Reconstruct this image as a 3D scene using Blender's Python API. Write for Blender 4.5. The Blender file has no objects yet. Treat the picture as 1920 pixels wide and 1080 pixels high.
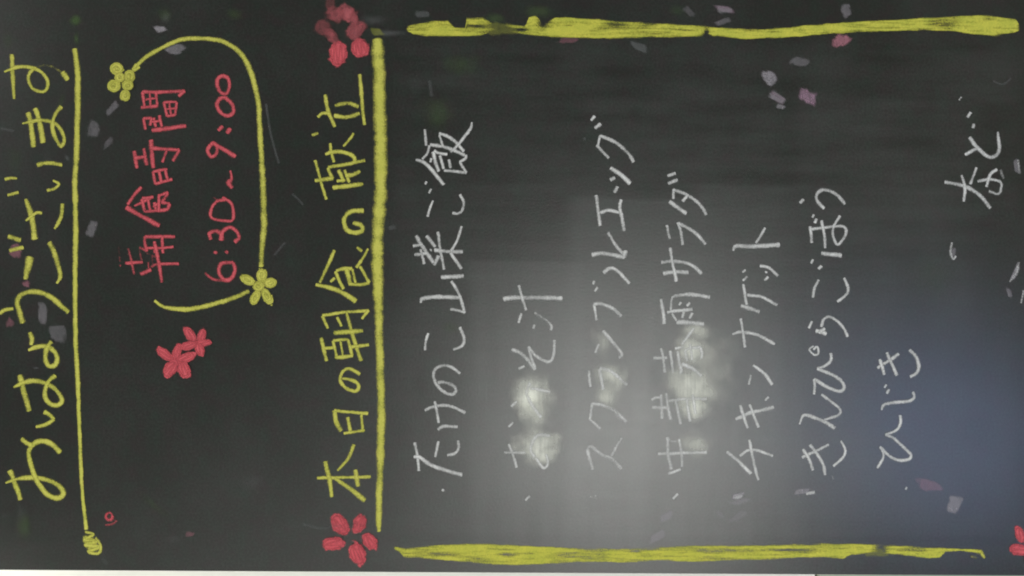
import bpy, math, random
import numpy as np
from mathutils import Vector
random.seed(7)
rng = np.random.default_rng(7)
C = bpy.context.scene.collection
SC = bpy.context.scene
# ------------------------------------------------------------------ camera
K = 0.6 / 1080.0                 # metres on the board per photograph pixel
TH = math.radians(0.34)          # the board hangs a touch out of square with the camera
ZC = 1.25                        # height of the picture centre above the floor
DIST = 0.86
cd = bpy.data.cameras.new("camera"); cam = bpy.data.objects.new("camera", cd); C.objects.link(cam)
cd.sensor_width = 36.0
cd.lens = 36.0 * DIST / (1920 * K)
cd.clip_start = 0.01; cd.clip_end = 60
cam.location = (0, -DIST, ZC)
# phone held sideways: the picture's left is the top of the board
cam.rotation_mode = 'XYZ'
from mathutils import Matrix
cam.rotation_euler = (Matrix.Rotation(math.radians(90), 3, 'X') @ Matrix.Rotation(math.radians(-90) , 3, 'Z')).to_euler()
SC.camera = cam
# ------------------------------------------------------------------ world and lamps
w = bpy.data.worlds.new("World"); SC.world = w; w.use_nodes = True
w.node_tree.nodes["Background"].inputs[0].default_value = (1.0, 1.0, 0.96, 1)
w.node_tree.nodes["Background"].inputs[1].default_value = 0.17
def lamp(name, loc, target, size, energy, col, size_y=None, shape='RECTANGLE', spread=180):
    l = bpy.data.lights.new(name, 'AREA'); l.shape = shape; l.size = size; l.size_y = size_y or size
    l.energy = energy; l.color = col; l.spread = math.radians(spread)
    o = bpy.data.objects.new(name, l); C.objects.link(o); o.location = loc
    o.rotation_euler = (Vector(target) - Vector(loc)).to_track_quat('-Z', 'Y').to_euler()
    return o
def mirror_pos(px, py, L):       # where a lamp L metres in front of the board stands to be mirrored at a picture point
    x = (540 - py) * K; z = (960 - px) * K; f = 1 + L / DIST
    return (x * f, -L, ZC + z * f)
lamp("key_lamp", (1.1, -1.3, ZC + 3.0), (0, 0, ZC), 1.6, 50, (1.0, 0.985, 0.95))
lamp("window_lamp", mirror_pos(1175, 815, 2.2), (0, 0, ZC - 0.1), 0.6, 20, (1.0, 1.0, 0.97), 0.5)
lamp("blue_glare_lamp", mirror_pos(1735, 815, 0.95), (0, 0, ZC - 0.1), 0.14, 1.8, (0.42, 0.56, 1.0), 0.16)  # added lamp standing for an unseen bluish surface mirrored in the board
lamp("left_fill_lamp", mirror_pos(640, 1240, 2.2), (0, 0, ZC), 1.3, 7, (1.0, 1.0, 0.95))  # weak fill added to lift the board's upper left, no window known there
lamp("wall_fill_lamp", (-0.9, -0.35, ZC + 1.2), (-0.6, 0.3, ZC), 0.6, 13, (1.0, 0.97, 0.88))  # unseen fill added only to brighten the wall behind the board
SC.view_settings.view_transform = 'Standard'; SC.view_settings.look = 'None'
SC.view_settings.exposure = 0.0; SC.view_settings.gamma = 1.0
SC.cycles.transparent_max_bounces = 48
SC.cycles.max_bounces = 6
SC.cycles.filter_width = 1.9
# ------------------------------------------------------------------ helpers
def vnoise(x, y, seed=0):
    xi = np.floor(x).astype(np.int64); yi = np.floor(y).astype(np.int64)
    fx = x - xi; fy = y - yi; fx = fx*fx*(3-2*fx); fy = fy*fy*(3-2*fy)
    def h(a, b):
        n = (a*374761393 + b*668265263 + seed*974634777) & 0xffffffff
        n = ((n ^ (n >> 13)) * 1274126177) & 0xffffffff
        return ((n ^ (n >> 16)) & 0xffff) / 65535.0
    return (h(xi,yi)*(1-fx)+h(xi+1,yi)*fx)*(1-fy) + (h(xi,yi+1)*(1-fx)+h(xi+1,yi+1)*fx)*fy
def fbm(x, y, seed=0, o=4):
    s = 0; a = 0.5
    for i in range(o):
        s = s + a*vnoise(x, y, seed+i*17); x = x*2.03; y = y*2.03; a *= 0.5
    return s/(1-0.5**o)
def sstep(a, b, x):
    t = np.clip((x-a)/(b-a), 0, 1); return t*t*(3-2*t)
CT, ST = math.cos(TH), math.sin(TH)
def to_board(p):                 # picture pixels -> metres on the board (x to the reader's right, z up)
    p = np.asarray(p, dtype=float)
    X = (540 - p[..., 1]) * K; Z = (960 - p[..., 0]) * K
    return X, Z
def mesh_obj(name, V, F, cov, mat, parent, smooth=False):
    me = bpy.data.meshes.new(name)
    me.from_pydata([tuple(v) for v in V], [], [tuple(f) for f in F])
    if cov is not None:
        a = me.attributes.new("cov", 'FLOAT', 'POINT'); a.data.foreach_set("value", np.asarray(cov, dtype=np.float32))
    me.materials.append(mat); me.update()
    o = bpy.data.objects.new(name, me); C.objects.link(o)
    if parent: o.parent = parent
    return o
class Chalk:
    """collects flat chalk marks lying on the board face, each a few microns above the last"""
    def __init__(s, base=2.5e-4): s.V = []; s.F = []; s.c = []; s.y = base
    def add(s, P, Q, cov):       # grid of picture points P (n,m,2)
        n, m = P.shape[:2]; X, Z = to_board(P); b = len(s.V)
        for i in range(n):
            s.y += 1.0e-6
            for j in range(m): s.V.append((X[i, j], -s.y, Z[i, j]))
        s.c.extend(np.clip(cov, 0, 2).reshape(-1).tolist())
        for i in range(n-1):
            for j in range(m-1):
                s.F.append((b+i*m+j, b+i*m+j+1, b+(i+1)*m+j+1, b+(i+1)*m+j))
        s.y += 3e-6
    def stroke(s, pts, w, a=1.0, seed=None):
        segs = [[]]
        for p in pts:
            if p == '/': segs.append([segs[-1][-1]])
            else: segs[-1].append(p)
        for sg in segs:
            if len(sg) == 1: x, y, ww = sg[0]; sg = [(x-.8, y+.8, ww), (x+.8, y-.8, ww)]
            s._stroke(np.array(sg, dtype=float), a, seed)
    def _stroke(s, P, a, seed):
        # Catmull-Rom
        n = len(P); out = []
        E = np.vstack([2*P[0]-P[1], P, 2*P[-1]-P[-2]])
        for i in range(n-1):
            p0, p1, p2, p3 = E[i], E[i+1], E[i+2], E[i+3]
            L = np.hypot(*(p2-p1)[:2]); k = max(2, int(L/2.6))
            for t in np.arange(k)/k:
                out.append(0.5*((2*p1)+(-p0+p2)*t+(2*p0-5*p1+4*p2-p3)*t*t+(-p0+3*p1-3*p2+p3)*t**3))
        out.append(P[-1]); R = np.array(out)
        sd = random.randrange(9999)
        T = np.gradient(R[:, :2], axis=0); T /= (np.linalg.norm(T, axis=1)[:, None]+1e-9)
        w0 = R[0, 2]; w1 = R[-1, 2]
        # soft ends
        R = np.vstack([np.r_[R[0, :2]-T[0]*w0*.32, w0*.72], R, np.r_[R[-1, :2]+T[-1]*w1*.32, w1*.72]])
        T = np.vstack([T[0], T, T[-1]])
        N = np.stack([-T[:, 1], T[:, 0]], 1); k = len(R); u = np.arange(k)
        wd = (R[:, 2]*1.16+1.5)*(0.97+0.26*(vnoise(u*.35, u*0+.5, sd)-.5)+.12*(vnoise(u*1.1, u*0+.5, sd+3)-.5))
        cen = R[:, :2] + N*(0.9*(vnoise(u*.16, u*0+.5, sd+5)-.5))[:, None]
        offs = np.array([-1.32, -.88, -.44, 0, .44, .88, 1.32]); pr = np.array([0, .44, .88, 1.06, .88, .44, 0])
        G = cen[:, None, :] + N[:, None, :]*(offs[None, :, None]*wd[:, None, None]/2)
        al = a*(0.74+0.38*vnoise(u*.22, u*0+.5, sd+7)); al[0] = 0; al[-1] = 0
        side = (vnoise(u*.2, u*0+.5, sd+9)-.5)*.35
        cov = al[:, None]*pr[None, :]*(1+side[:, None]*offs[None, :])
        s.add(G, None, cov)
    def patch(s, cx, cy, rx, ry, rot=0, a=1.0, soft=.35, power=2.0, rough=.3, nscale=.12, step=None, stretch=1.0, skew=0.0, taper=0.0):
        """soft-edged patch of chalk dust"""
        seed = random.randrange(9999)
        nx = max(8, min(44, int(rx*2.6/ (step or 3)))); ny = max(8, min(44, int(ry*2.6/(step or 3))))
        gx, gy = np.meshgrid(np.linspace(-1.3, 1.3, nx), np.linspace(-1.3, 1.3, ny), indexing='ij')
        c, sn = math.cos(math.radians(rot)), math.sin(math.radians(rot))
        hx = gx + skew*gy; hy = gy*(1+taper*gx); X = cx + hx*rx*c - hy*ry*sn; Y = cy + hx*rx*sn + hy*ry*c
        r = (np.abs(gx)**power+np.abs(gy)**power)**(1/power)
        e = rough*(fbm(X*nscale, Y*nscale, seed)-.5)*1.6
        cov = a*sstep(1.0, 1.0-2*soft, r+e+soft*.4)*(1-rough*.9+rough*1.8*fbm(X*nscale*1.7, Y*nscale*1.7*stretch, seed+5))
        cov[0] = 0; cov[-1] = 0; cov[:, 0] = 0; cov[:, -1] = 0
        s.add(np.stack([X, Y], -1), None, cov)
    def build(s, name, mat, parent, label=None):
        o = mesh_obj(name, s.V, s.F, s.c, mat, parent)
        if label: o['label'] = label
        return o
# ------------------------------------------------------------------ materials
def nt(name):
    m = bpy.data.materials.new(name); m.use_nodes = True; t = m.node_tree; t.nodes.clear(); return m, t
def N(t, typ, **kw):
    n = t.nodes.new(typ)
    for k, v in kw.items():
        if k == 'inp':
            for i, x in v.items(): n.inputs[i].default_value = x
        else: setattr(n, k, v)
    return n
def M(t, op, a, b=None, c=None, clamp=False):
    n = t.nodes.new('ShaderNodeMath'); n.operation = op; n.use_clamp = clamp
    for i, x in enumerate((a, b, c)):
        if x is None: continue
        if isinstance(x, (int, float)): n.inputs[i].default_value = x
        else: t.links.new(x, n.inputs[i])
    return n.outputs[0]
def chalk_mat(name, col, col2, kind='stroke', dens=1.0):
    m, t = nt(name)
    at = N(t, 'ShaderNodeAttribute', attribute_name='cov')
    tc = N(t, 'ShaderNodeTexCoord')
    g1 = N(t, 'ShaderNodeTexNoise', inp={'Scale': 620.0, 'Detail': 3.0, 'Roughness': .7}); t.links.new(tc.outputs['Object'], g1.inputs['Vector'])
    g2 = N(t, 'ShaderNodeTexNoise', inp={'Scale': 55.0, 'Detail': 4.0, 'Roughness': .6}); t.links.new(tc.outputs['Object'], g2.inputs['Vector'])
    mp = N(t, 'ShaderNodeMapping', inp={'Scale': (420, 1, 60)}); t.links.new(tc.outputs['Object'], mp.inputs['Vector'])
    g3 = N(t, 'ShaderNodeTexNoise', inp={'Scale': 1.0, 'Detail': 3.0, 'Roughness': .6}); t.links.new(mp.outputs[0], g3.inputs['Vector'])
    cov = at.outputs['Fac']
    if kind == 'stroke':
        nz = M(t, 'ADD', M(t, 'MULTIPLY', g1.outputs['Fac'], 1.35), M(t, 'MULTIPLY', g2.outputs['Fac'], .95))
        nz = M(t, 'SUBTRACT', nz, .65)
        al = M(t, 'MULTIPLY', M(t, 'SUBTRACT', M(t, 'MULTIPLY', cov, 1.36), M(t, 'MULTIPLY', nz, .80)), 1.06*dens, clamp=True)
    elif kind == 'band':
        nz = M(t, 'ADD', M(t, 'MULTIPLY', g1.outputs['Fac'], .75), M(t, 'MULTIPLY', g3.outputs['Fac'], 1.35))
        nz = M(t, 'SUBTRACT', nz, .55)
        al = M(t, 'MULTIPLY', M(t, 'SUBTRACT', M(t, 'MULTIPLY', cov, 1.42), M(t, 'MULTIPLY', nz, .85)), 1.15*dens, clamp=True)
    else:
        mp4 = N(t, 'ShaderNodeMapping', inp={'Scale': (28, 1, 330)}); t.links.new(tc.outputs['Object'], mp4.inputs['Vector'])
        g4 = N(t, 'ShaderNodeTexNoise', inp={'Scale': 1.0, 'Detail': 4.0, 'Roughness': .65}); t.links.new(mp4.outputs[0], g4.inputs['Vector'])
        al = M(t, 'MULTIPLY', cov, M(t, 'ADD', .05, M(t, 'ADD', M(t, 'MULTIPLY', g1.outputs['Fac'], .8), M(t, 'MULTIPLY', g4.outputs['Fac'], 1.15))), clamp=True)
    al = M(t, 'MULTIPLY', al, .97)
    mixc = N(t, 'ShaderNodeMix', data_type='RGBA'); mixc.inputs[6].default_value = (*col, 1); mixc.inputs[7].default_value = (*col2, 1)
    cf = M(t, 'MULTIPLY', M(t, 'SUBTRACT', M(t, 'ADD', M(t, 'MULTIPLY', g2.outputs['Fac'], .6), M(t, 'MULTIPLY', g1.outputs['Fac'], .6)), .35), 2.0, clamp=True)
    t.links.new(cf, mixc.inputs[0])
    d = N(t, 'ShaderNodeBsdfDiffuse', inp={'Roughness': 1.0}); t.links.new(mixc.outputs[2], d.inputs['Color'])
    bp = N(t, 'ShaderNodeBump', inp={'Strength': .35, 'Distance': .0004}); t.links.new(g1.outputs['Fac'], bp.inputs['Height']); t.links.new(bp.outputs[0], d.inputs['Normal'])
    tr = N(t, 'ShaderNodeBsdfTransparent'); mx = N(t, 'ShaderNodeMixShader'); out = N(t, 'ShaderNodeOutputMaterial')
    t.links.new(al, mx.inputs[0]); t.links.new(tr.outputs[0], mx.inputs[1]); t.links.new(d.outputs[0], mx.inputs[2]); t.links.new(mx.outputs[0], out.inputs[0])
    return m
YEL = chalk_mat('yellow_chalk', (.68, .655, .17), (.54, .56, .10))
YELB = chalk_mat('yellow_chalk_block', (.72, .68, .12), (.42, .47, .08), 'band')
RED = chalk_mat('red_chalk', (.72, .16, .18), (.58, .11, .14))
WHT = chalk_mat('white_chalk', (.80, .81, .80), (.62, .63, .62), dens=.80)
WDUST = chalk_mat('white_chalk_dust', (.92, .93, .85), (.80, .82, .76), 'dust')
LDUST = chalk_mat('lavender_chalk_dust', (.66, .63, .68), (.5, .48, .52), 'dust')
YDUST = chalk_mat('yellow_chalk_dust', (.50, .50, .12), (.38, .42, .08), 'dust')
MDUST = chalk_mat('mauve_chalk_dust', (.60, .40, .52), (.44, .3, .4), 'dust')
PDUST = chalk_mat('pink_chalk_dust', (.60, .27, .33), (.42, .2, .25), 'dust')
RDUST = chalk_mat('red_chalk_dust', (.56, .15, .17), (.34, .12, .13), 'dust')
GDUST = chalk_mat('green_chalk_dust', (.16, .26, .10), (.12, .2, .08), 'dust')
BDUST = chalk_mat('grey_chalk_dust', (.36, .38, .39), (.28, .3, .3), 'dust')

def board_mat():
    m, t = nt('blackboard_paint')
    tc = N(t, 'ShaderNodeTexCoord'); at = N(t, 'ShaderNodeAttribute', attribute_name='cov')
    n1 = N(t, 'ShaderNodeTexNoise', inp={'Scale': 9.0, 'Detail': 5.0, 'Roughness': .65}); t.links.new(tc.outputs['Object'], n1.inputs['Vector'])
    n2 = N(t, 'ShaderNodeTexNoise', inp={'Scale': 420.0, 'Detail': 2.0, 'Roughness': .6}); t.links.new(tc.outputs['Object'], n2.inputs['Vector'])
    n3 = N(t, 'ShaderNodeTexNoise', inp={'Scale': 55.0, 'Detail': 5.0, 'Roughness': .7}); t.links.new(tc.outputs['Object'], n3.inputs['Vector'])
    mp = N(t, 'ShaderNodeMapping', inp={'Scale': (5, 1, 70)}); t.links.new(tc.outputs['Object'], mp.inputs['Vector'])
    # wiping streaks run across the board one way and down it the other
    mp.inputs['Scale'].default_value = (130, 1, 7)
    n4 = N(t, 'ShaderNodeTexNoise', inp={'Scale': 1.0, 'Detail': 4.0, 'Roughness': .55}); t.links.new(mp.outputs[0], n4.inputs['Vector'])
    r = N(t, 'ShaderNodeValToRGB'); e = r.color_ramp.elements
    e[0].position = .30; e[0].color = (.0290, .0235, .0235, 1); e[1].position = .72; e[1].color = (.0180, .0290, .0215, 1)
    x = e.new(.5); x.color = (.0225, .0250, .0215, 1)
    t.links.new(n3.outputs['Fac'], r.inputs[0])
    dust = M(t, 'MULTIPLY', at.outputs['Fac'], M(t, 'ADD', .55, M(t, 'ADD', M(t, 'MULTIPLY', n4.outputs['Fac'], .4), M(t, 'MULTIPLY', n1.outputs['Fac'], .5))))  # the attribute holds chalk dust and some painted glare
    gr = M(t, 'ADD', M(t, 'MULTIPLY', M(t, 'SUBTRACT', n2.outputs['Fac'], .5), .085), M(t, 'MULTIPLY', M(t, 'SUBTRACT', n3.outputs['Fac'], .5), .022))
    dust = M(t, 'ADD', M(t, 'ADD', dust, .004), gr, clamp=True)
    mixc = N(t, 'ShaderNodeMix', data_type='RGBA'); mixc.inputs[7].default_value = (.46, .49, .48, 1)
    t.links.new(r.outputs[0], mixc.inputs[6]); t.links.new(dust, mixc.inputs[0])
    # matt paint under a thin satin sheen
    df = N(t, 'ShaderNodeBsdfDiffuse', inp={'Roughness': .8}); t.links.new(mixc.outputs[2], df.inputs['Color'])
    gl = N(t, 'ShaderNodeBsdfAnisotropic', distribution='BECKMANN'); gl.inputs['Color'].default_value = (1, 1, 1, 1)
    rg = M(t, 'ADD', .315, M(t, 'ADD', M(t, 'MULTIPLY', n1.outputs['Fac'], .05), M(t, 'MULTIPLY', n4.outputs['Fac'], .03)))
    t.links.new(rg, gl.inputs['Roughness'])
    fr = N(t, 'ShaderNodeFresnel', inp={'IOR': 1.5}); mx = N(t, 'ShaderNodeMixShader')
    bp = N(t, 'ShaderNodeBump', inp={'Strength': .22, 'Distance': .0003}); t.links.new(n2.outputs['Fac'], bp.inputs['Height'])
    for nd in (df, gl): t.links.new(bp.outputs[0], nd.inputs['Normal'])
    t.links.new(fr.outputs[0], mx.inputs[0]); t.links.new(df.outputs[0], mx.inputs[1]); t.links.new(gl.outputs[0], mx.inputs[2])
    out = N(t, 'ShaderNodeOutputMaterial'); t.links.new(mx.outputs[0], out.inputs[0])
    return m
def plain_mat(name, col, rough=.6, scale=40, var=.08, bump=.1):
    m, t = nt(name)
    tc = N(t, 'ShaderNodeTexCoord'); n1 = N(t, 'ShaderNodeTexNoise', inp={'Scale': scale, 'Detail': 5.0}); t.links.new(tc.outputs['Object'], n1.inputs['Vector'])
    mixc = N(t, 'ShaderNodeMix', data_type='RGBA'); mixc.inputs[6].default_value = (*[c*(1-var) for c in col], 1); mixc.inputs[7].default_value = (*[min(1, c*(1+var)) for c in col], 1)
    t.links.new(n1.outputs['Fac'], mixc.inputs[0])
    b = N(t, 'ShaderNodeBsdfPrincipled', inp={'Roughness': rough}); t.links.new(mixc.outputs[2], b.inputs['Base Color'])
    bp = N(t, 'ShaderNodeBump', inp={'Strength': bump, 'Distance': .002}); t.links.new(n1.outputs['Fac'], bp.inputs['Height']); t.links.new(bp.outputs[0], b.inputs['Normal'])
    out = N(t, 'ShaderNodeOutputMaterial'); t.links.new(b.outputs[0], out.inputs[0]); return m
BOARD = board_mat()
WALLM = plain_mat('white_wall_plaster', (.86, .87, .80), .7)
DADOM = plain_mat('grey_green_wall_paint', (.42, .46, .36), .6)
EDGEM = plain_mat('bare_board_edge', (.10, .085, .07), .7, 80)
# ------------------------------------------------------------------ setting: the wall behind
def box(name, x0, x1, y0, y1, z0, z1, mat, parent=None):
    V = [(x, y, z) for x in (x0, x1) for y in (y0, y1) for z in (z0, z1)]
    F = [(0, 1, 3, 2), (4, 6, 7, 5), (0, 4, 5, 1), (2, 3, 7, 6), (0, 2, 6, 4), (1, 5, 7, 3)]
    return mesh_obj(name, V, F, None, mat, parent)
zz = lambda px: ZC + (960 - px) * K * (1 + .06/DIST)
wl = box('wall', -2.2, 2.2, .06, .16, zz(1528), ZC + 1.6, WALLM); wl['kind'] = 'structure'
wd = box('wall_dado', -2.2, 2.2, .055, .16, 0.0, zz(1532), DADOM); wd['kind'] = 'structure'
fl = box('floor', -2.2, 2.2, -2.6, .055, -.05, 0.0, plain_mat('floor_tiles', (.30, .28, .25), .5)); fl['kind'] = 'structure'
# ------------------------------------------------------------------ the board
root = bpy.data.objects.new('chalkboard', None); C.objects.link(root); root.location = (0, 0, ZC)
root['label'] = 'black menu chalkboard covered in Japanese chalk handwriting, yellow rules and red chalk flowers'
root['category'] = 'chalkboard'
# face: a fine grid that carries wiped chalk dust plus some glare painted in as dust
x0, x1, y0, y1 = -110.0, 2040.0, -16.0, 1073.0
nx, ny = 420, 260
px, py = np.meshgrid(np.linspace(x0, x1, nx), np.linspace(y0, y1, ny), indexing='ij')
def dust_glare_map(px, py):
    inside = sstep(722, 760, px)*sstep(1935, 1880, px)*sstep(55, 95, py)*sstep(1060, 1000, py)
    d = .007*inside
    wob = 6*(fbm(px*.01, py*.01, 3)-.5)
    # wiped columns with blunt upper ends
    def wipe(xa, xb, yt, amt, yb=1010, tail=.0012):
        return amt*sstep(xa-12, xa+34, px+wob)*sstep(xb+40, xb-30, px+wob)*sstep(yt-5, yt+5, py+wob*1.2+(px-xa)*-.03)*sstep(yb+60, yb-90, py)
    d = d + wipe(868, 1092, 486, .050) + wipe(1060, 1300, 368, .048) + wipe(1288, 1475, 344, .044)
    d = d + wipe(1465, 1790, 345, .014) + wipe(1480, 1830, 182, .018, 640) + wipe(760, 868, 560, .010) + wipe(1100, 1460, 150, .006, 520)
    d = d + .020*np.exp(-((px-1150)/210)**2-((py-700)/170)**2)*inside
    d = d + .026*sstep(905, 850, py+wob*2)*sstep(690, 860, py)*np.exp(-((px-1210)/230)**2)*inside  # pale core of the glare, put into the dust amount
    d = d + .060*(fbm(px*.040, py*.005, 41)-.45)*inside*sstep(380, 640, py)*sstep(780, 950, px)*sstep(1620, 1400, px)
    d = d + .050*(fbm(px*.006, py*.045, 47)-.42)*inside*sstep(600, 300, py)
    d = d - .014*sstep(900, 950, py)*sstep(1000, 960, py)*sstep(800, 950, px)*sstep(1500, 1350, px)  # darker strip under that glare core, painted the same way
    d = d + .013*(fbm(px*.006, py*.011, 21)-.4)*inside + .034*np.clip(fbm(px*.011, py*.008, 31)-.36, 0, 1) + .010*np.clip(fbm(px*.05, py*.03, 37)-.5, 0, 1)
    d = d + .007*sstep(600, 760, px)*sstep(1073, 1045, py)*sstep(1000, 1050, py)
    d = d - .016*sstep(996, 1008, py)*sstep(1024, 1014, py)*inside + .010*sstep(1052, 1064, py)*sstep(700, 900, px)*sstep(1700, 1300, px)
    # small dark dabs where a wet finger took the dust off
    for (cx, cy, rx, ry) in ((1128, 458, 16, 14), (1190, 210, 14, 12), (855, 590, 14, 12), (790, 720, 14, 30), (868, 560, 16, 20)):
        d = d - .020*np.exp(-((px-cx)/rx)**2-((py-cy)/ry)**2)*inside
    return np.clip(d, 0, 1)
dm = dust_glare_map(px, py)
X, Z = to_board(np.stack([px, py], -1))
# the board's own long edge runs at the small angle TH to the picture
sl = (py - y0)/(y1-y0) * (px-0)/1920*11.5*1.0
Xs = X - np.where(True, ((py-y0)/(y1-y0))**6, 0) * ((px)/1920.0*10.5 - 4.5) * K
V = [(a, 0.0, b) for a, b in zip(Xs.reshape(-1), Z.reshape(-1))]
F = [(i*ny+j, i*ny+j+1, (i+1)*ny+j+1, (i+1)*ny+j) for i in range(nx-1) for j in range(ny-1)]
face = mesh_obj('writing_surface', V, F, dm.reshape(-1), BOARD, root)
# edge and back of the panel
rim = [i*ny+ny-1 for i in range(nx)] + [(nx-1)*ny+j for j in range(ny-2, -1, -1)] + [i*ny for i in range(nx-2, -1, -1)] + [j for j in range(1, ny-1)]
RV = [V[k] for k in rim]; n = len(RV)
BV = [(a, 0.0, b) for a, _, b in RV] + [(a, 0.009, b) for a, _, b in RV]
BF = [(k, (k+1) % n, n+(k+1) % n, n+k) for k in range(n)] + [tuple(range(n, 2*n))]
bk = mesh_obj('backing_panel', BV, BF, None, EDGEM, root); bk['label'] = 'bare brown edge and back of the board'
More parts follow.
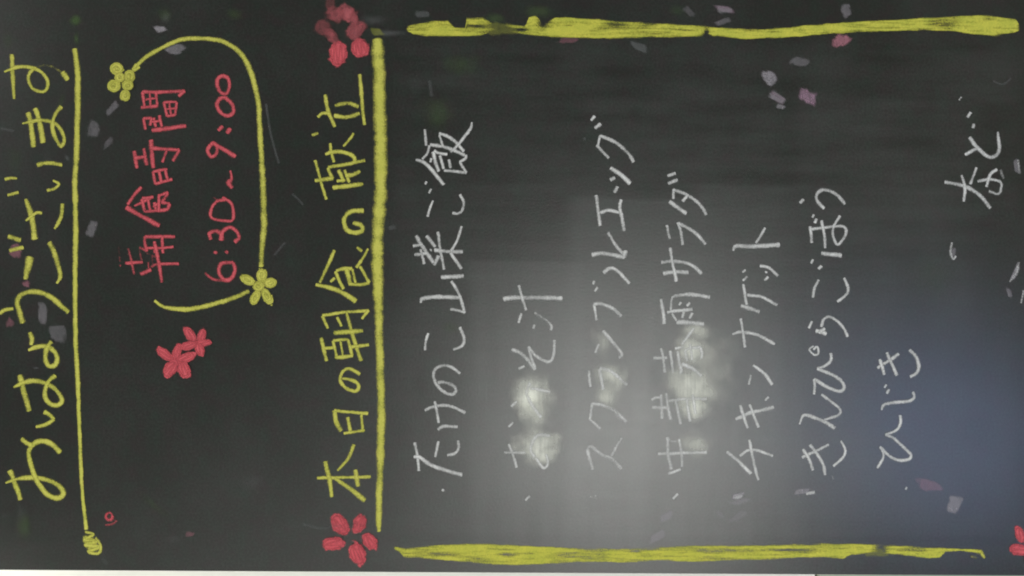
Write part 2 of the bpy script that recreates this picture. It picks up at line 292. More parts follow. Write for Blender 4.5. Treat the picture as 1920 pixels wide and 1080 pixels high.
# ------------------------------------------------------------------ handwriting
TEXT = r"""
L lettering|yellow|yellow chalk greeting in hiragana down the top edge of the board
C
@0,810,4
9: 76,290 100,350 130,430 155,505
9: 45,382,3 120,355,6 200,342 290,345 380,368 460,420 475,468 430,495 360,470 300,400 260,320 230,230 220,150 250,95 310,66 370,80 420,115 452,152,11
8: 165,50 200,80 238,98
C
@0,540,4
7: 335,928,9 375,955 405,985 / 350,1022 272,1040,5
10: 150,655 180,770 220,920
8: 105,745,3 180,710 260,695 330,710 400,745 450,800 465,850 430,880 380,870 345,830 340,770 362,705 415,655
C
8: 225,335 240,380 235,425,6
8: 215,465,4 270,445 330,437 380,452 420,490 430,540 412,578 370,585 347,550 345,490 360,440 385,402
C
6: 0,190 40,165 100,155
9: 172,260,11 150,190 130,110 150,60 200,35 260,28 330,42 400,82 460,135 515,180
C
@0,270,4
12: 192,1012,7 208,930 225,850
7: 75,800 175,775
8: 65,692 155,722
9: 370,740 410,820 440,920 455,990,7 430,1045,4
C
10: 195,415,6 225,500 250,610 262,712
5: 195,575,3 240,540 280,515 315,518
6: 470,450 465,530,7 440,590 410,635,3
5: 60,385 140,362
5: 40,265,6 80,257 130,260,3
C
7: 280,157 330,145 400,145 465,158
5: 355,348 410,335 445,300 400,275,3
C
@0,0,4
9: 210,848 235,940 252,1100
9: 268,815 300,920 326,1068
7: 170,928,3 240,910 320,903 390,913 440,950 475,1010 482,1060 460,1095 430,1060 402,990 398,910 425,845 462,803,9
C
7: 90,410 95,540,8 108,740,5
6: 35,540,3 110,510 190,500 260,515,7 320,550 360,610 350,670 310,690 250,665 215,600 225,550 268,508
5,.42: 268,508 340,490 410,510 468,545
9: 468,545 510,597

L lettering|red|red chalk line giving the breakfast hours in kanji, 朝食時間
C
@220,440,10.8
6: 565,42 860,38 1165,42
5.5: 560,45 560,170 605,335
5: 910,50 925,370
4.5: 600,270 880,275 1135,243
5: 755,140 765,365
6: 765,200 830,500 905,965
5: 880,592 1070,592 1245,592
7: 480,800 680,712
4.5,.8: 690,650 800,600 890,590
5,.75: 450,260 585,322
4,.55: 450,270 490,510
5.5: 170,578 515,555
4,.7: 225,280 290,520 350,800
3.5,.6: 635,560 645,690
3,.45: 600,370 800,460
3,.4: 710,420 720,600
3,.35: 30,240 45,420 60,560
4,.7: 70,630
C
@0,270,4
6: 1060,325 1010,380 960,452
8: 950,476 1050,533 1195,612
5: 1010,465,3 1065,438 1130,404
6: 1065,415 1090,510
5: 1070,408 1150,398
5: 1112,420 1128,500
5: 1160,440 1172,500
5: 1090,508 1200,498
5: 1190,388 1235,372 1262,362
6: 1260,372 1215,436 / 1272,450 / 1255,490 1195,500
4: 1150,470 1200,440
5: 1192,510 1195,380
C
8: 1008,55 1028,180,5
6: 1080,35 1102,158
6: 1012,106 1095,95
8: 1132,-28 1150,178
6: 1135,32 1250,40 1345,45 / 1298,128
5: 1250,55 1220,136
5: 1148,208 1168,300 / 1292,266
5: 1150,208 1255,190
5: 1195,208 1212,288
5: 1240,195 1262,275
C
@0,0,4
6: 1070,690 1170,692 1270,688 1385,685 / 1342,722
5: 1070,692 1086,800
5: 1168,692 1180,798
6: 1060,806 1180,796
4: 1125,700 1130,795
4: 1095,745 1170,740
5: 1092,970 1078,890 / 1140,888 / 1128,940
5: 1155,885 1170,950 
4: 1140,915 1210,905
5: 1196,868 1214,948
7: 1142,978 1250,966 1395,944
5: 1230,768 1256,872 / 1315,862 / 1326,768
5: 1230,768 1326,764
4: 1270,775 1285,862
4: 1250,820 1320,812

L lettering|red|red chalk digits reading 6:30~9:00
C
@0,270,4
6.5: 1750,890 1662,900 1645,970 1690,1022 1742,1000 1762,940 1750,890
5,.75: 1690,1026 1600,1012 1540,968
C colon_dot
7: 1622,808 1616,822
C colon_dot
6: 1706,804 1696,816
C
7: 1580,715 1573,670 1622,652 1660,680 1665,722
7: 1660,720 1668,662 1720,625 1772,650 1795,702 1762,735
C
5: 1670,402 1738,450 1748,562 1690,575 1590,555 1585,490 1630,430 1690,420
3,.5: 1600,400 1640,425
C
6: 1730,200,3 1740,260,5 1718,292,9 1742,330,6
C
6: 1578,12 1602,-8 1630,25 1622,75 1585,95 1558,50 1578,8
7: 1600,-5 1680,40 1765,96
C colon_dot
@0,0,4
7: 1640,978 1670,948
C colon_dot
7: 1705,1000 1728,966
C
6.5: 1690,732 1740,780 1750,840 1710,868 1660,850 1628,790 1650,742 1690,732
C
6.5: 1670,568 1710,590 1722,650 1700,702 1660,695 1630,640 1635,590 1670,568

L lettering|yellow|yellow chalk heading in kanji, 本日の朝食の献立, left of the thick yellow rule
C
@480,810,4
6: 735,95 690,200 612,288,4
5.5: 460,345 660,340 860,335
8: 520,222 550,350 570,485,6
8: 590,345,6 700,420 815,512,10
8: 745,285 765,405
C
@480,540,4
8: 590,920 600,1000 638,1072
5: 590,915 700,930 840,940
6: 690,970 710,1085
5: 790,950 802,1080
5: 660,1090 815,1066
C
6: 780,645,7 700,605 650,630 632,690 670,745 740,773 770,750 758,712 700,685 650,678,4
C
6: 500,210 540,300
5: 500,205 680,180 845,168 / 795,230
7: 680,180,5 720,340 790,545
5: 610,220 642,285
8: 585,338 800,318
7: 490,375 530,545
5: 510,452 590,446
5: 580,400 605,520
5: 580,395 690,385 / 722,510
6: 595,522 725,508
4: 635,400 655,510
6: 720,440 845,425
C
@570,460,9.82
6: 562,92 430,400 292,680,5
8: 222,722,6 550,800 800,920 950,1030,10
5: 490,670 560,600
6: 590,480 650,650 728,798
6: 600,465 720,430 882,430
8: 790,445 850,705
5: 895,440 945,690
6: 830,712 1050,722 1195,688 / 1100,500 1030,392
5: 1180,62,3.5 1090,230 970,408
6: 980,40 1070,102
C
@480,270,4
8: 805,500 740,500 690,520 660,570 680,640 740,665 795,650 790,612 730,590,6
C
@570,250,9.82
5: 150,30 260,0
4.5: 915,0 860,90 730,240
5: 480,190 510,370 552,530
7: 400,390,5 520,350 680,340 840,380 930,450 940,545
6: 450,620 800,565 1120,500
6: 440,640 525,835
5: 210,500 290,800 370,1080 410,1215
7: 210,870 535,832
7: 640,680 732,890
5: 610,880 740,860
5: 750,680 832,900
7: 770,775 900,768 1030,700
8: 540,1000 800,970 1085,938
C
@480,0,4
6: 778,560 790,700 800,820 815,935
7,.85: 595,792 690,775 768,800
7: 590,868 680,880 775,852
6.5: 518,712 545,840 590,950
5: 465,878 500,850 552,852

L menu_line|white|white chalk menu line of bamboo shoot rice, たけのこ山菜ご飯
C
@480,810,4
5,1: 1405,430 1400,442
C
5: 1190,80 1210,180 1222,290
6.5: 1185,185,5 1230,190 1300,240 1420,285 1545,320
4.5: 1368,70 1345,185
5: 1515,65 1520,120 1490,160 1435,172
C
@480,540,4
5.5: 1268,915 1350,885 1460,885 1570,935
5: 1342,850 1370,1010
6: 1365,1060 1410,1035 1510,1042
C
5.5,.9: 1530,640 1470,595 1410,580 1350,605 1332,660 1360,730 1420,785 1475,795 1500,765 1470,725 1400,705 1365,710
C
4: 1293,340 1275,400 1268,465
5: 1528,295 1560,370 1550,430 1480,460
C
7: 1235,110,3 1252,78 1380,66 1525,72
5: 1465,-50 1500,0 1535,80 1565,185 / 1510,165 1460,158
C
@480,270,4
7: 1390,1000 1555,990
C
7: 1200,690 1250,770 1330,890
5: 1180,765 1250,755
6: 1190,830 1280,820
5: 1235,790 1260,900
6: 1280,690 1345,770
5: 1312,795
5: 1365,660 1380,780 1410,940
6.5: 1340,795 1440,806 1550,808
4.5: 1542,618 1510,720 1462,800
6: 1370,840 1336,908
6: 1460,820 1540,935
C
4: 1328,425,3 1305,480 1288,545
4.5: 1530,380 1558,440 1545,500 1510,522 1475,518
4: 1280,283 1270,303
4: 1315,338 1298,368
C
@760,220,8.307
5: 305,190 325,440
6: 390,430 560,450 720,500 920,590
4: 375,440 340,560 265,650
6: 165,658,5 300,710 420,830 600,1050
4: 390,700 405,640
6: 440,540 470,700 520,840
5: 450,520 520,560 650,580
5: 540,600 595,800
5: 605,828 750,842 950,862 / 850,700 / 940,640 945,590
5: 680,660 700,790
5.5: 530,250 680,310 800,400 910,530
4: 530,280 590,460
5: 1035,80,3 1020,170,5 930,290 830,420 710,545

L menu_line|white|white chalk menu line for miso soup, おみそ汁, over rubbed white dust
C
@940,810,4
4,.95: 182,512 212,478
C
@930,640,4.154
5: 100,800 130,880 160,980
5: 65,865 230,868
6.5: 420,735 330,730 285,780 270,850 300,900
5: 310,910 370,985 405,950 390,880
4: 100,665 132,632
C
6.5: 265,325 237,400 270,480 350,590
5.5: 270,365 420,392
4.5: 120,508 160,468
C
@940,540,4
6.5: 80,460 160,500 252,610
5: 205,440 222,520 255,608
5.5: 205,440 250,500 320,545 370,545 395,480 397,390
5: 130,603 172,586
C
7.5: 18,82 80,73 300,72 455,78
5: 132,-20 155,70 185,165
4.5: 150,190 130,260
5: 247,275 240,302
5,.75: 250,185 320,230 375,280 370,315

L menu_line|white|white chalk menu line for scrambled egg in katakana, スクランブルエッグ
C
@940,810,4
4,.55: 672,478 668,488
4,.7: 712,472 702,486
C
6: 645,125 662,200 685,280
6.5,.8: 645,120 672,108 750,165 830,200 900,275
4.5: 900,45 822,178
C
@940,540,4
5: 680,865 665,985 / 742,1052
6,.9: 680,865 780,885 860,930 935,1000
C
5: 655,620 668,740
6: 735,610 765,760
6.5: 740,600 830,630 940,725
C
6: 765,320 830,400 903,490 885,525
4: 730,420 705,485
C
4.5: 715,240 695,122
6: 695,120 750,118 830,150 900,210
4.5: 722,-5 700,25
4.5: 697,-52 686,-30
C
@940,270,4
6: 765,965 820,930 880,960 960,1045
5.5,.85: 800,665 850,750 922,835
7: 680,832 760,820 920,850 / 930,800
C
5.5: 710,385 725,500 740,612
5.5: 745,515 800,495 880,512
6: 900,420 890,480 922,650
C
7: 820,180 890,225 965,295
6: 818,270 850,252
6: 870,320 850,365
C
4: 738,-62 725,10
5: 715,10 805,105
6: 740,-62 830,-25 900,20 960,80 990,135
5: 676,-175 700,-208
6: 702,-118 744,-150

L menu_line|white|white chalk menu line for glass noodle salad, 中華春雨サラダ, over the widest dust smear
C
@940,810,4
5: 1287,498 1322,462
C
@1200,740,6.75
5.5: 230,745 530,737 840,727
5.5: 345,540 352,740 398,940
5: 490,560 520,740 532,905
5: 360,1002 510,940
4,.6: 345,540 400,590 470,590
C
5: 145,65 200,35 270,40
5.5: 265,0 275,300
6: 155,160 340,165
5: 330,-20 345,120 388,310
6: 370,75 600,52 840,50
5: 450,80 512,370
5: 590,60 632,335
5: 660,0 702,240
C
@1210,640,9
6: 140,280 360,272
5: 260,120 300,280 325,520
5: 415,160 440,330 462,530
5: 540,170 575,380 605,480 580,550
5: 665,150 702,330
5: 665,150 760,110 930,100 / 952,200 940,285
4.5: 752,50 788,310
5: 505,120 640,88
5: 815,-220 620,50 
7: 620,380 780,450 940,580
C
@1210,540,9
6: 260,190 300,400 320,600
7: 430,380,4 440,220,4 482,140,5 700,112 900,122 1085,152
6: 370,415 480,388 790,362
4: 570,290 602,240
5: 700,300 750,248
5: 620,500 652,400
5: 745,512 788,420
4: 450,430 522,550
8: 530,580 700,582 980,602
C
@940,270,4
6: 1200,890 1280,880 1380,890 1450,925 1500,970
7: 1215,970 1300,960 1400,962
5: 1265,780 1285,900 1312,1030
C
5: 1240,610 1262,710
5.5: 1325,590 1345,660 1360,755
6: 1325,595 1400,630 1470,680 1530,752
C
4.5: 1290,340 1290,410
5.5: 1290,345 1370,370 1450,420 1510,480 1535,530
5: 1402,380 1360,430
7: 1262,432 1385,520
6: 1247,240 1305,220
6: 1252,296 1320,268

L menu_line|white|white chalk menu line for chicken nuggets in katakana, チキンナゲット
C
@1340,620,3.176
6: 72,720 140,775 215,850
5: 150,745 200,712 260,715 345,745
5: 205,650 230,780 260,888
C
7: 125,525 210,490 350,455
5: 150,445 195,580
5: 207,440 260,575
4.5: 300,415 320,395
C
4.5: 215,265 203,320
5.5: 230,205 300,260 340,322
C
6: 105,22,4 160,8 260,28 355,80
5: 155,-72 180,98
C
@1340,300,3.176
5: 170,740 190,860
5.5: 195,805 280,815 370,865
7: 158,867 265,905
4: 165,668 183,655
5: 168,718 193,693
C
5: 270,630 320,640 375,690
4: 303,672 306,664
5: 297,718 318,697
C
7.5: 110,540,4 130,513 240,515 385,505
5: 300,405 245,495

L menu_line|white|white chalk menu line for burdock in hiragana, きんぴらごぼう
C
@1440,810,4
5.5: 255,190 350,145 455,95
6: 260,130 300,190 335,285
6: 315,95 370,170 415,250 425,320
4.5: 545,65,3 578,130 560,190 490,255
C
@1440,540,4
5,.9: 400,800 470,850 535,905 530,950 420,990
6.5: 235,1020,3 265,955,5 330,965 420,1000 500,1050,8
C
3.5: 340,435 308,462 345,500 375,490 368,442 340,462
5: 470,490 470,540 430,580 370,605
6: 370,605 480,650 550,700 570,750 530,775 440,740 345,685
4.5: 345,685 350,740 343,795
C
4: 328,250 305,300
5: 400,290 415,235 460,215 520,250 570,310 595,365
7: 360,320 400,330 435,345
6: 380,335 425,305
C
@1440,270,4
4: 337,867 322,895
5: 400,915 378,937
4.5: 380,1020 350,1080 335,1150
5: 570,1005 600,1080 585,1130 520,1182
C
7: 400,820 550,835
5: 315,620 328,740
5: 325,640 450,625 550,615 585,645 570,700 520,755 485,690 492,620 540,540
5: 400,575 420,680 428,780
4: 342,530 330,550
5: 362,562 350,592
C
5: 265,415 240,442
6: 420,482 370,430 365,380 410,345 470,355 530,395 575,450

L menu_line|white|short white chalk menu line for hijiki seaweed, ひじき
C
@1440,810,4
4,.9: 1040,412 1030,430
C
5.5: 880,22 940,45 1010,110 1070,170 1050,205 970,208 890,165 840,110
4.5: 840,110 865,180 820,270
5: 990,-125 990,-65 960,-15 880,20
C
@1440,540,4
6: 850,915,3 870,875 950,858 1050,850 1095,820 1085,780
4: 886,725 872,747
5: 908,760 890,790
C
6: 1060,465 1110,520 1130,590 1110,640 1065,665
6: 820,600 980,495
5.5: 838,535 870,650
6: 890,485 965,655

L lettering|white|white chalk word など, meaning and so on, near the bottom of the board
C
@1440,270,4
7: 1325,285 1480,320 1580,380 1665,480
5: 1450,235 1475,330 1468,430
5: 1562,178 1515,300
5,.85: 1570,280 1660,265 1740,285 1745,340 1720,375 1655,355
5: 1715,190 1665,230 1635,320
6,.45: 1740,195 1765,260
C
6.5: 1510,-50 1560,20 1640,90 1700,95 1732,40 1722,-90,4
6: 1478,80 1560,35
6: 1520,-235 1495,-200
6,.9: 1540,-150 1535,-120
"""
COL = {'yellow': YEL, 'red': RED, 'white': WHT}
def parse_pts(s, ox, oy, sc, w):
    out = []
    for tok in s.split():
        if tok == '/': out.append('/'); continue
        v = [float(q) for q in tok.split(',')]
        if len(v) == 1: continue
        out.append((ox+v[0]/sc, oy+v[1]/sc, v[2] if len(v) > 2 else w))
    return out
def build_text():
    cname = 'character'; part = None; ch = None; col = None; ox = oy = 0; sc = 1; base = 0
    def flush():
        nonlocal ch
        if ch is not None and ch.V: ch.build(cname, COL[col], part)
        ch = None
    for ln in TEXT.strip().splitlines():
        ln = ln.strip()
        if not ln: continue
        if ln[0] == 'L':
            flush(); nm, col, lab = ln[2:].split('|')
            part = bpy.data.objects.new(nm, None); C.objects.link(part); part.parent = root; part['label'] = lab
        elif ln[0] == 'C': flush(); ch = Chalk(4.5e-4); cname = ln[2:] or 'character'
        elif ln[0] == '@': ox, oy, sc = [float(q) for q in ln[1:].split(',')]
        else:
            hd, pt = ln.split(':'); h = [float(q) for q in hd.split(',')]
            ch.stroke(parse_pts(pt, ox, oy, sc, h[0]), h[0], h[1] if len(h) > 1 else 1.0)
    flush()
build_text()
# ------------------------------------------------------------------ rules and borders
def rule(name, pts, label, mat=YEL, a=1.1):
    c = Chalk(); c.stroke([tuple(p) for p in pts], 9, a); return c.build(name, mat, root, label)
rule('chalk_rule', [(140,92,8),(143,110,9),(146,140,9.5),(146,180,9.5),(144,270,9.5),(141,345,9.5),(142,420,9),(141,540,8),(142.5,640,7.5),(146,715,7.5),(149.5,800,6.5),(154,910,6),(162,992,6)],
     'thin yellow chalk rule under the greeting')
c = Chalk()
c.stroke([(708,74,17),(709,100,21),(711,150,21.5),(712,200,22),(714,270,22),(713,370,20.5),(708,445,20),(708,500,19),(709,540,18),(711,620,14.5),(713,690,14),(715,780,14.5),(714,830,14),(712,910,12.5),(711,925,11),(710,975,10),(711,996,6)], 20, 1.1)
c.build('chalk_rule', YEL, root, 'thick yellow chalk rule beside the heading')
def band(name, top, bot, x0, x1, label, holes=(), seed=1):
    xs = np.arange(x0, x1+.1, 3.0)
    tp = np.interp(xs, [p[0] for p in top], [p[1] for p in top]); bt = np.interp(xs, [p[0] for p in bot], [p[1] for p in bot])
    tp = tp + 2.0*(fbm(xs*.06, xs*0+2, seed)-.5); bt = bt+2.0*(fbm(xs*.06, xs*0+7, seed)-.5)
    m = 15; v = np.linspace(-.06, 1.06, m)
    Y = tp[:, None]+(bt-tp)[:, None]*v[None]
    Xg = np.repeat(xs[:, None], m, 1)
    e = np.minimum(v, 1-v)*(bt-tp)[:, None]
    cov = sstep(-1.8, 4.6, e)*sstep(x0-1, x0+9, Xg)*sstep(x1+1, x1-9, Xg)
    st = fbm(Xg*.018, Y*.30, seed+5)
    cov = cov*(0.42+.98*st)
    for (cx, cy, rx, ry, am) in holes: cov = cov*(1-am*np.exp(-((Xg-cx)/rx)**2-((Y-cy)/ry)**2))
    cov[0] = 0; cov[-1] = 0
    c = Chalk(); c.add(np.stack([Xg, Y], -1), None, cov); return c.build(name, YELB, root, label)
band('chalk_border', [(758,52),(765,47),(800,40),(840,37),(852,49),(872,50),(873,33),(905,32),(925,42),(985,47),(992,30),(1005,28),(1015,37),(1028,38),(1042,31),(1060,31),(1130,36),(1180,40),(1240,43),(1320,48),(1420,55),(1440,54),(1520,46),(1600,40),(1740,32),(1840,27),(1905,35),(1914,50)],
     [(758,56),(775,66),(800,69.5),(900,69),(922,62),(950,62),(960,63),(985,67),(1050,72),(1160,74),(1210,71),(1320,71),(1330,68),(1400,75),(1450,73),(1550,66),(1600,63),(1740,58),(1790,60),(1820,66),(1860,69),(1900,63),(1914,60)],
     758, 1914, 'thick smudged yellow chalk border on the right side of the menu', ((862,46,13,7,.75),(895,50,30,5,.55),(938,50,18,16,1.0),(972,56,22,4,.9),(1018,42,12,12,.85),(1150,48,28,6,.45),(1215,46,22,5,.45),(1325,62,5,10,.8),(1322,66,8,5,.7),(1768,46,24,10,.42),(1560,60,20,4,.3),(930,60,40,3,.3)), 3)
band('chalk_border', [(735,1021),(745,1024),(760,1026),(830,1020),(880,1018),(960,1020),(1050,1025),(1150,1028),(1300,1022),(1420,1021),(1520,1018),(1640,1018),(1740,1025),(1845,1029)],
     [(735,1031),(748,1036),(757,1046),(775,1047),(820,1050),(900,1058),(970,1061),(1030,1058),(1080,1055),(1130,1055),(1180,1056),(1230,1052),(1260,1053),(1300,1055),(1370,1052),(1440,1051),(1500,1046),(1540,1047),(1580,1049),(1595,1041),(1640,1037),(1700,1043),(1740,1048),(1762,1046),(1772,1036),(1800,1034),(1845,1040)],
     735, 1845, 'thick yellow chalk border on the left side of the menu', ((950,1039,18,4,.75),(800,1038,50,4,.35),(990,1037,18,3,.5),(1190,1034,16,4,.5),(1650,1030,14,14,.8),(1480,1031,45,3.5,.7),(1700,1030,30,4,.4),(1220,1030,60,3,.35),(1350,1032,90,3,.4),(1110,1038,40,3,.3)), 11)
c = Chalk(); c.stroke([(1838,1032,7),(1842,1040,7),(1846,1046,4)], 6, .85); c.stroke([(1820,1042,8),(1832,1046,8)], 6, .35)
c.build('chalk_mark', YEL, root, 'broken tail end of the lower yellow border')
c = Chalk(); c.stroke([(250,132,6),(270,110,7),(300,92,7),(337,75,7),(375,72,7),(412,76,7.5),(437,88,8),(457,108,8.5),(472,140,9),(480,170,9),(485,200,8.5),(488,250,9),(491,300,9.5),(494,380,11),(495,420,10.5),(491,470,9),(490,500,8)], 8, 1.0)
c.stroke([(256,120,5),(250,132,6),(262,126,5)], 6, 1)
c.stroke([(290,564,4),(307,575,6),(330,579,7),(362,579,8.5),(400,570,8),(437,559,8),(467,546,7)], 7, 1.05)
c.build('outline', YEL, root, 'yellow chalk curve drawn round the breakfast hours')
# ------------------------------------------------------------------ flowers
def loop(ch, cx, cy, rx, ry, rot, w, a, turns=1.6, ph=0.0, sh=.0):
    c_, s_ = math.cos(math.radians(rot)), math.sin(math.radians(rot)); pts = []
    n = int(9*turns)
    for i in range(n+1):
        t = ph+2*math.pi*turns*i/n; f = 1-sh*i/n
        x = rx*f*math.cos(t); y = ry*f*math.sin(t); pts.append((cx+x*c_-y*s_, cy+x*s_+y*c_, w))
    ch.stroke(pts, w, a)
def hatch(ch, cx, cy, rx, ry, rot, w, a):
    """back-and-forth chalk filling along the petal's longer side"""
    c_, s_ = math.cos(math.radians(rot)), math.sin(math.radians(rot)); pts = []
    lng = rx >= ry; sh = min(rx, ry); n = max(3, int(sh*2/4.6)); j = random.uniform(-.25, .25)
    for i in range(n+1):
        q = -1+2*i/n; L = math.sqrt(max(0.05, 1-q*q))*(1 if i % 2 else -1)*random.uniform(.8, 1.05)
        x, y = (L*rx, q*ry+j*L*ry) if lng else (q*rx+j*L*rx, L*ry)
        pts.append((cx+x*c_-y*s_, cy+x*s_+y*c_, w))
    ch.stroke(pts, w, a)
def flower(label, mat, petals, centre=None):
    fl = bpy.data.objects.new('chalk_flower', None); C.objects.link(fl); fl.parent = root; fl['label'] = label
    yb = 4e-4
    for (cx, cy, rx, ry, rot, a, mode) in petals:
        ch = Chalk(yb); yb += 2.2e-4
        if mode == 'fill':
            ch.patch(cx, cy, rx*1.24, ry*1.24, rot, a*.98, soft=.16, rough=.30, nscale=.16, step=2.2)
            loop(ch, cx, cy, rx*.80, ry*.78, rot, 3.6, a*.62, 1.3, random.random()*6)
            hatch(ch, cx, cy, rx*.8, ry*.8, rot, 3.4, a*.66)
        elif mode == 'smear':
            ch.patch(cx, cy, rx*1.4, ry*1.4, rot, a*1.1, soft=.3, rough=.5, nscale=.17, step=2.0); loop(ch, cx, cy, rx*.85, ry*.85, rot, 4, a*.5, 1.2, random.random()*6, .1)
        else:
            ch.patch(cx, cy, rx*1.25, ry*1.25, rot, a*.86, soft=.18, rough=.45, nscale=.22, step=2.0); loop(ch, cx, cy, rx*.9, ry*.9, rot, 4.6, a, 2.3, random.random()*6, .45)
        ch.build('petal', RDUST if mode == 'smear' else mat, fl)
    return fl
flower('red chalk flower at the top right corner, its outer petals half rubbed away', RED, [
    (634,101,18,26,5,1.0,'fill'),(675,90,18,19,-20,1.0,'fill'),(668,55,20,14,-40,.8,'smear'),(666,62,11,16,20,.5,'smear'),(650,25,18,14,35,.95,'smear'),(664,36,6,12,-10,.8,'smear'),(630,27,18,14,20,.5,'smear'),(622,68,9,16,-38,.6,'smear'),(606,53,14,14,-38,.36,'smear'),(620,8,8,12,0,.2,'smear')])
flower('red five petal chalk flower below the heading, next to the board edge', RED, [
    (638,984,16,24,-36,.9,'fill'),(674,982,13,21,28,.86,'fill'),(625,1019,24,13,-8,.95,'fill'),(694,1015,13,19,-35,.92,'fill'),(671,1038,16,24,-15,1.0,'fill')])
flower('larger bright red chalk flower above the yellow curve end', RED, [
    (309,664,21,9,38,1.15,'fill'),(332,661,8,19,18,1.15,'fill'),(349,671,20,9,-22,1.15,'fill'),(345,692,12,18,-25,1.15,'fill'),(320,692,12,19,35,1.15,'fill')])
flower('smaller bright red chalk flower touching the larger one', RED, [
    (357,628,9,19,-35,1.12,'fill'),(378,631,8,16,15,1.12,'fill'),(382,643,16,7,-5,1.12,'fill'),(375,655,9,15,-20,1.12,'fill'),(355,648,17,8,-18,1.12,'fill')])
flower('red chalk flower cut off at the lower left corner of the menu', RED, [
    (1912,1003,9,18,-20,.95,'fill'),(1912,1031,22,11,8,.95,'fill'),(1942,1003,10,16,20,.95,'fill'),(1948,1026,20,11,10,.95,'fill'),(1930,1046,12,18,0,.95,'fill')])
flower('compact yellow looped chalk flower at the start of the curve', YEL, [
    (220,129,13,11,20,1.0,'loop'),(243,143,10,12,0,1.0,'loop'),(214,161,12,12,30,1.05,'loop'),(236,180,9,11,10,1.0,'loop'),(240,161,11,9,0,.95,'loop'),(226,146,9,9,0,.9,'loop')])
flower('open yellow looped chalk flower at the lower end of the curve', YEL, [
    (464,525,15,8,28,1.0,'loop'),(491,516,9,14,5,1.0,'loop'),(507,531,13,9,-10,1.0,'loop'),(501,555,8,17,-28,1.0,'loop'),(479,558,8,15,25,1.05,'loop'),(485,537,11,9,0,.9,'loop')])
# scribbled ends
c = Chalk(); c.patch(168, 1017, 18, 26, -20, .85, soft=.25, rough=.35, nscale=.1)
c.stroke([(160,997,5),(176,1002,5),(158,1012,5),(184,1014,6),(160,1022,6),(187,1026,7),(166,1034,6),(184,1037,6),(189,1024,5),(180,1008,5)], 6, .95)
c.build('scribble', YEL, root, 'small yellow green chalk scribble ending the thin rule')
c = Chalk(); c.patch(208, 972, 13, 15, 0, .42, soft=.35, rough=.5, nscale=.15)
loop(c, 205, 968, 7, 8, 0, 3.4, .85, 1.7, 0, .2); c.stroke([(198,985,3),(212,982,4),(219,976,4)], 4, .6)
c.build('scribble', RED, root, 'tiny red chalk scribble beside the end of the thin rule')
c = Chalk(); c.patch(143, 38, 15, 14, 0, .42, soft=.5, rough=.4, nscale=.1); c.patch(143, 72, 9, 22, 0, .38, soft=.5, rough=.3, nscale=.1)
c.build('chalk_smear', GDUST, root, 'faint green rubbed blot at the start of the thin rule')
# ------------------------------------------------------------------ scattered chalk petals
def dab(mat, lst, label):
    for (cx, cy, rx, ry, rot, a) in lst:
        c = Chalk(3.2e-4); c.patch(cx, cy, rx, ry, rot, a, soft=.13, power=random.uniform(3, 6), rough=.36, nscale=.16, step=2.2, skew=random.uniform(-.5, .5), taper=random.uniform(-.3, .3))
        c.build('petal_dab', mat, root, label)
dab(LDUST, [(302,55,12,6.5,-12,.42),(330,92,17,11,-28,.27),(211,203,17,7,-48,.20),(176,243,12,17,8,.16),(203,268,12,7,-40,.13),(172,429,9,18,14,.20),(80,588,9,24,4,.20),(108,625,18,17,8,.16),
            (1358,18,18,7,5,.24),(1355,41,17,6,-20,.16),(1292,22,7,13,-30,.10),(1586,20,10,15,-20,.20),(1500,116,18,9,15,.17),(1443,146,14,16,-20,.36),(1457,183,17,8,30,.27),(1463,200,10,5,15,.28),
            (1250,968,15,8,-22,.26),(1232,1006,19,8,-28,.22),(1350,964,11,5,40,.12),(1383,930,14,6,-12,.40),(1388,940,18,6,-22,.20),(1385,968,18,7,-38,.12),(1506,921,17,6,-6,.30),(1788,945,14,18,12,.32),
            (1906,312,6,15,-10,.26),(1903,512,5,17,25,.38),(1892,548,5,9,0,.22),(1787,474,5,10,0,.22)], 'dusty lavender grey chalk petal')
dab(MDUST, [(1515,182,20,13,25,.42),(1743,909,26,12,6,.24),(1358,17,18,7,5,.2),(1457,184,17,8,30,.16)], 'mauve chalk petal')
dab(PDUST, [(1577,77,17,13,8,.55),(1065,76,18,6,3,.22),(29,470,12,16,0,.38),(49,533,7,6,0,.40),(19,606,7,9,20,.24),(356,1002,9,5,0,.24)], 'dusty pink chalk petal')
dab(YDUST, [(940,54,34,12,0,.22),(707,60,12,8,0,.30),(1640,1035,24,9,0,.3)], 'thin yellow green chalk smudge')
dab(BDUST, [(1198,88,18,8,18,.22),(793,27,17,7,0,.20),(560,640,5,9,30,.0001),(735,427,8,5,-20,.14),(1502,920,6,4,0,.3)], 'small grey chalk dab')
for pts, a in (([(1784,455,4),(1782,474,5),(1787,486,4),(1792,480,3)], .55), ([(1910,492,4),(1905,512,7),(1893,528,4)], .45), ([(1919,545,5),(1914,568,3)], .6), ([(1908,300,5),(1912,325,5)], .3),
               ([(1512,926,6),(1527,923,7)], .62), ([(1802,182,4),(1798,188,3)], .55), ([(1378,934,7),(1392,929,7)], .5), ([(1560,892,3),(1562,898,3)], .3)):
    c = Chalk(4.2e-4); c.stroke(pts, 5, a+.2); c.build('chalk_mark', WHT, root)
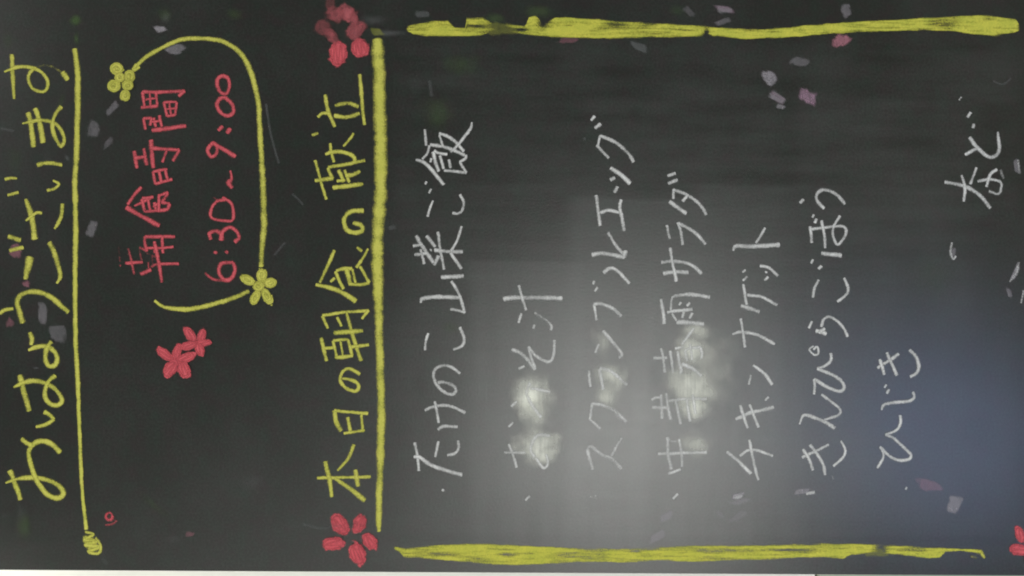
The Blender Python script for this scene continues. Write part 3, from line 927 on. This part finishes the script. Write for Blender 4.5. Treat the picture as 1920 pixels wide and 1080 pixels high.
# ------------------------------------------------------------------ rubbed dust
def smear(mat, lst, label=None, soft=.45):
    for (cx, cy, rx, ry, rot, a) in lst:
        c = Chalk(5e-5 + 1e-6*random.randrange(100)); c.patch(cx, cy, rx, ry, rot, a, soft=soft, rough=.36, nscale=.05, step=2.6, stretch=.3)
        c.build('chalk_smear', mat, root, label)
smear(WDUST, [(998,742,56,76,4,.95),(1004,775,42,66,0,.45),(1008,836,66,52,-6,.98)], 'bright white dust rubbed over the miso soup line', .47)
smear(WDUST, [(1148,706,44,42,10,.72),(1138,744,38,38,0,.5),(1130,645,24,46,0,.36),(1112,625,10,24,0,.10)], 'pale dust rubbed over the scrambled egg line')
smear(WDUST, [(1297,722,72,68,0,.72),(1302,765,48,38,0,.8),(1302,655,58,52,0,.66),(1304,618,42,26,0,.6),(1302,832,46,36,0,.45),(1335,700,80,120,0,.22)], 'wide pale dust patch rubbed over the noodle salad line')
smear(BDUST, [(1375,720,50,80,0,.14),(1230,700,26,80,0,.10),(1405,650,40,50,0,.07),(1380,780,50,40,0,.08),(1590,740,34,46,0,.06),(470,905,40,26,0,.05)], 'thin grey haze of rubbed chalk')
smear(GDUST, [(143,38,18,17,0,.3),(310,28,26,24,10,.20),(440,28,24,18,0,.16),(15,75,16,30,0,.10),(115,190,10,26,20,.16),(1010,22,44,22,0,.20),(925,36,30,16,0,.30),(1270,20,26,16,0,.10),(30,300,26,40,0,.08),(865,120,60,34,0,.18),(820,215,50,50,0,.16),(45,985,22,36,0,.20),(290,948,50,12,40,.10),(845,612,30,20,0,.10),(1750,520,80,70,0,.05)], 'faint green rubbed chalk')
smear(BDUST, [(310,34,18,22,20,.12),(730,62,44,9,0,.24),(700,38,44,14,0,.14),(126,296,6,12,-30,.2),(780,160,20,30,0,.04),(90,300,20,30,0,.04),(330,1010,30,14,0,.06),(560,985,50,12,-10,.04),(40,960,16,30,0,.08),(195,1052,16,8,40,.1),(68,690,8,3,0,.2),(8,967,6,5,-40,.2)], 'faint grey rubbed chalk')

for pts, w_, a in (([(499,195),(506,240),(513,272),(523,306)], 2.0, .62), ([(548,364),(560,374),(568,384)], 1.8, .55), ([(1862,152),(1880,158),(1895,147)], 1.6, .5), ([(1095,258),(1097,262)], 3, .5),
                  ([(515,478),(528,462),(535,455)], 2.4, .5), ([(640,985),(600,990),(570,983)], 2.2, .4), ([(2,241),(12,243),(26,246)], 2.2, .6), ([(805,152),(808,170),(809,180)], 4, .48),
                  ):
    c = Chalk(4.2e-4); c.stroke([(x, y, w_+1) for x, y in pts], w_, a*.28); c.build('scratch', BDUST, root)
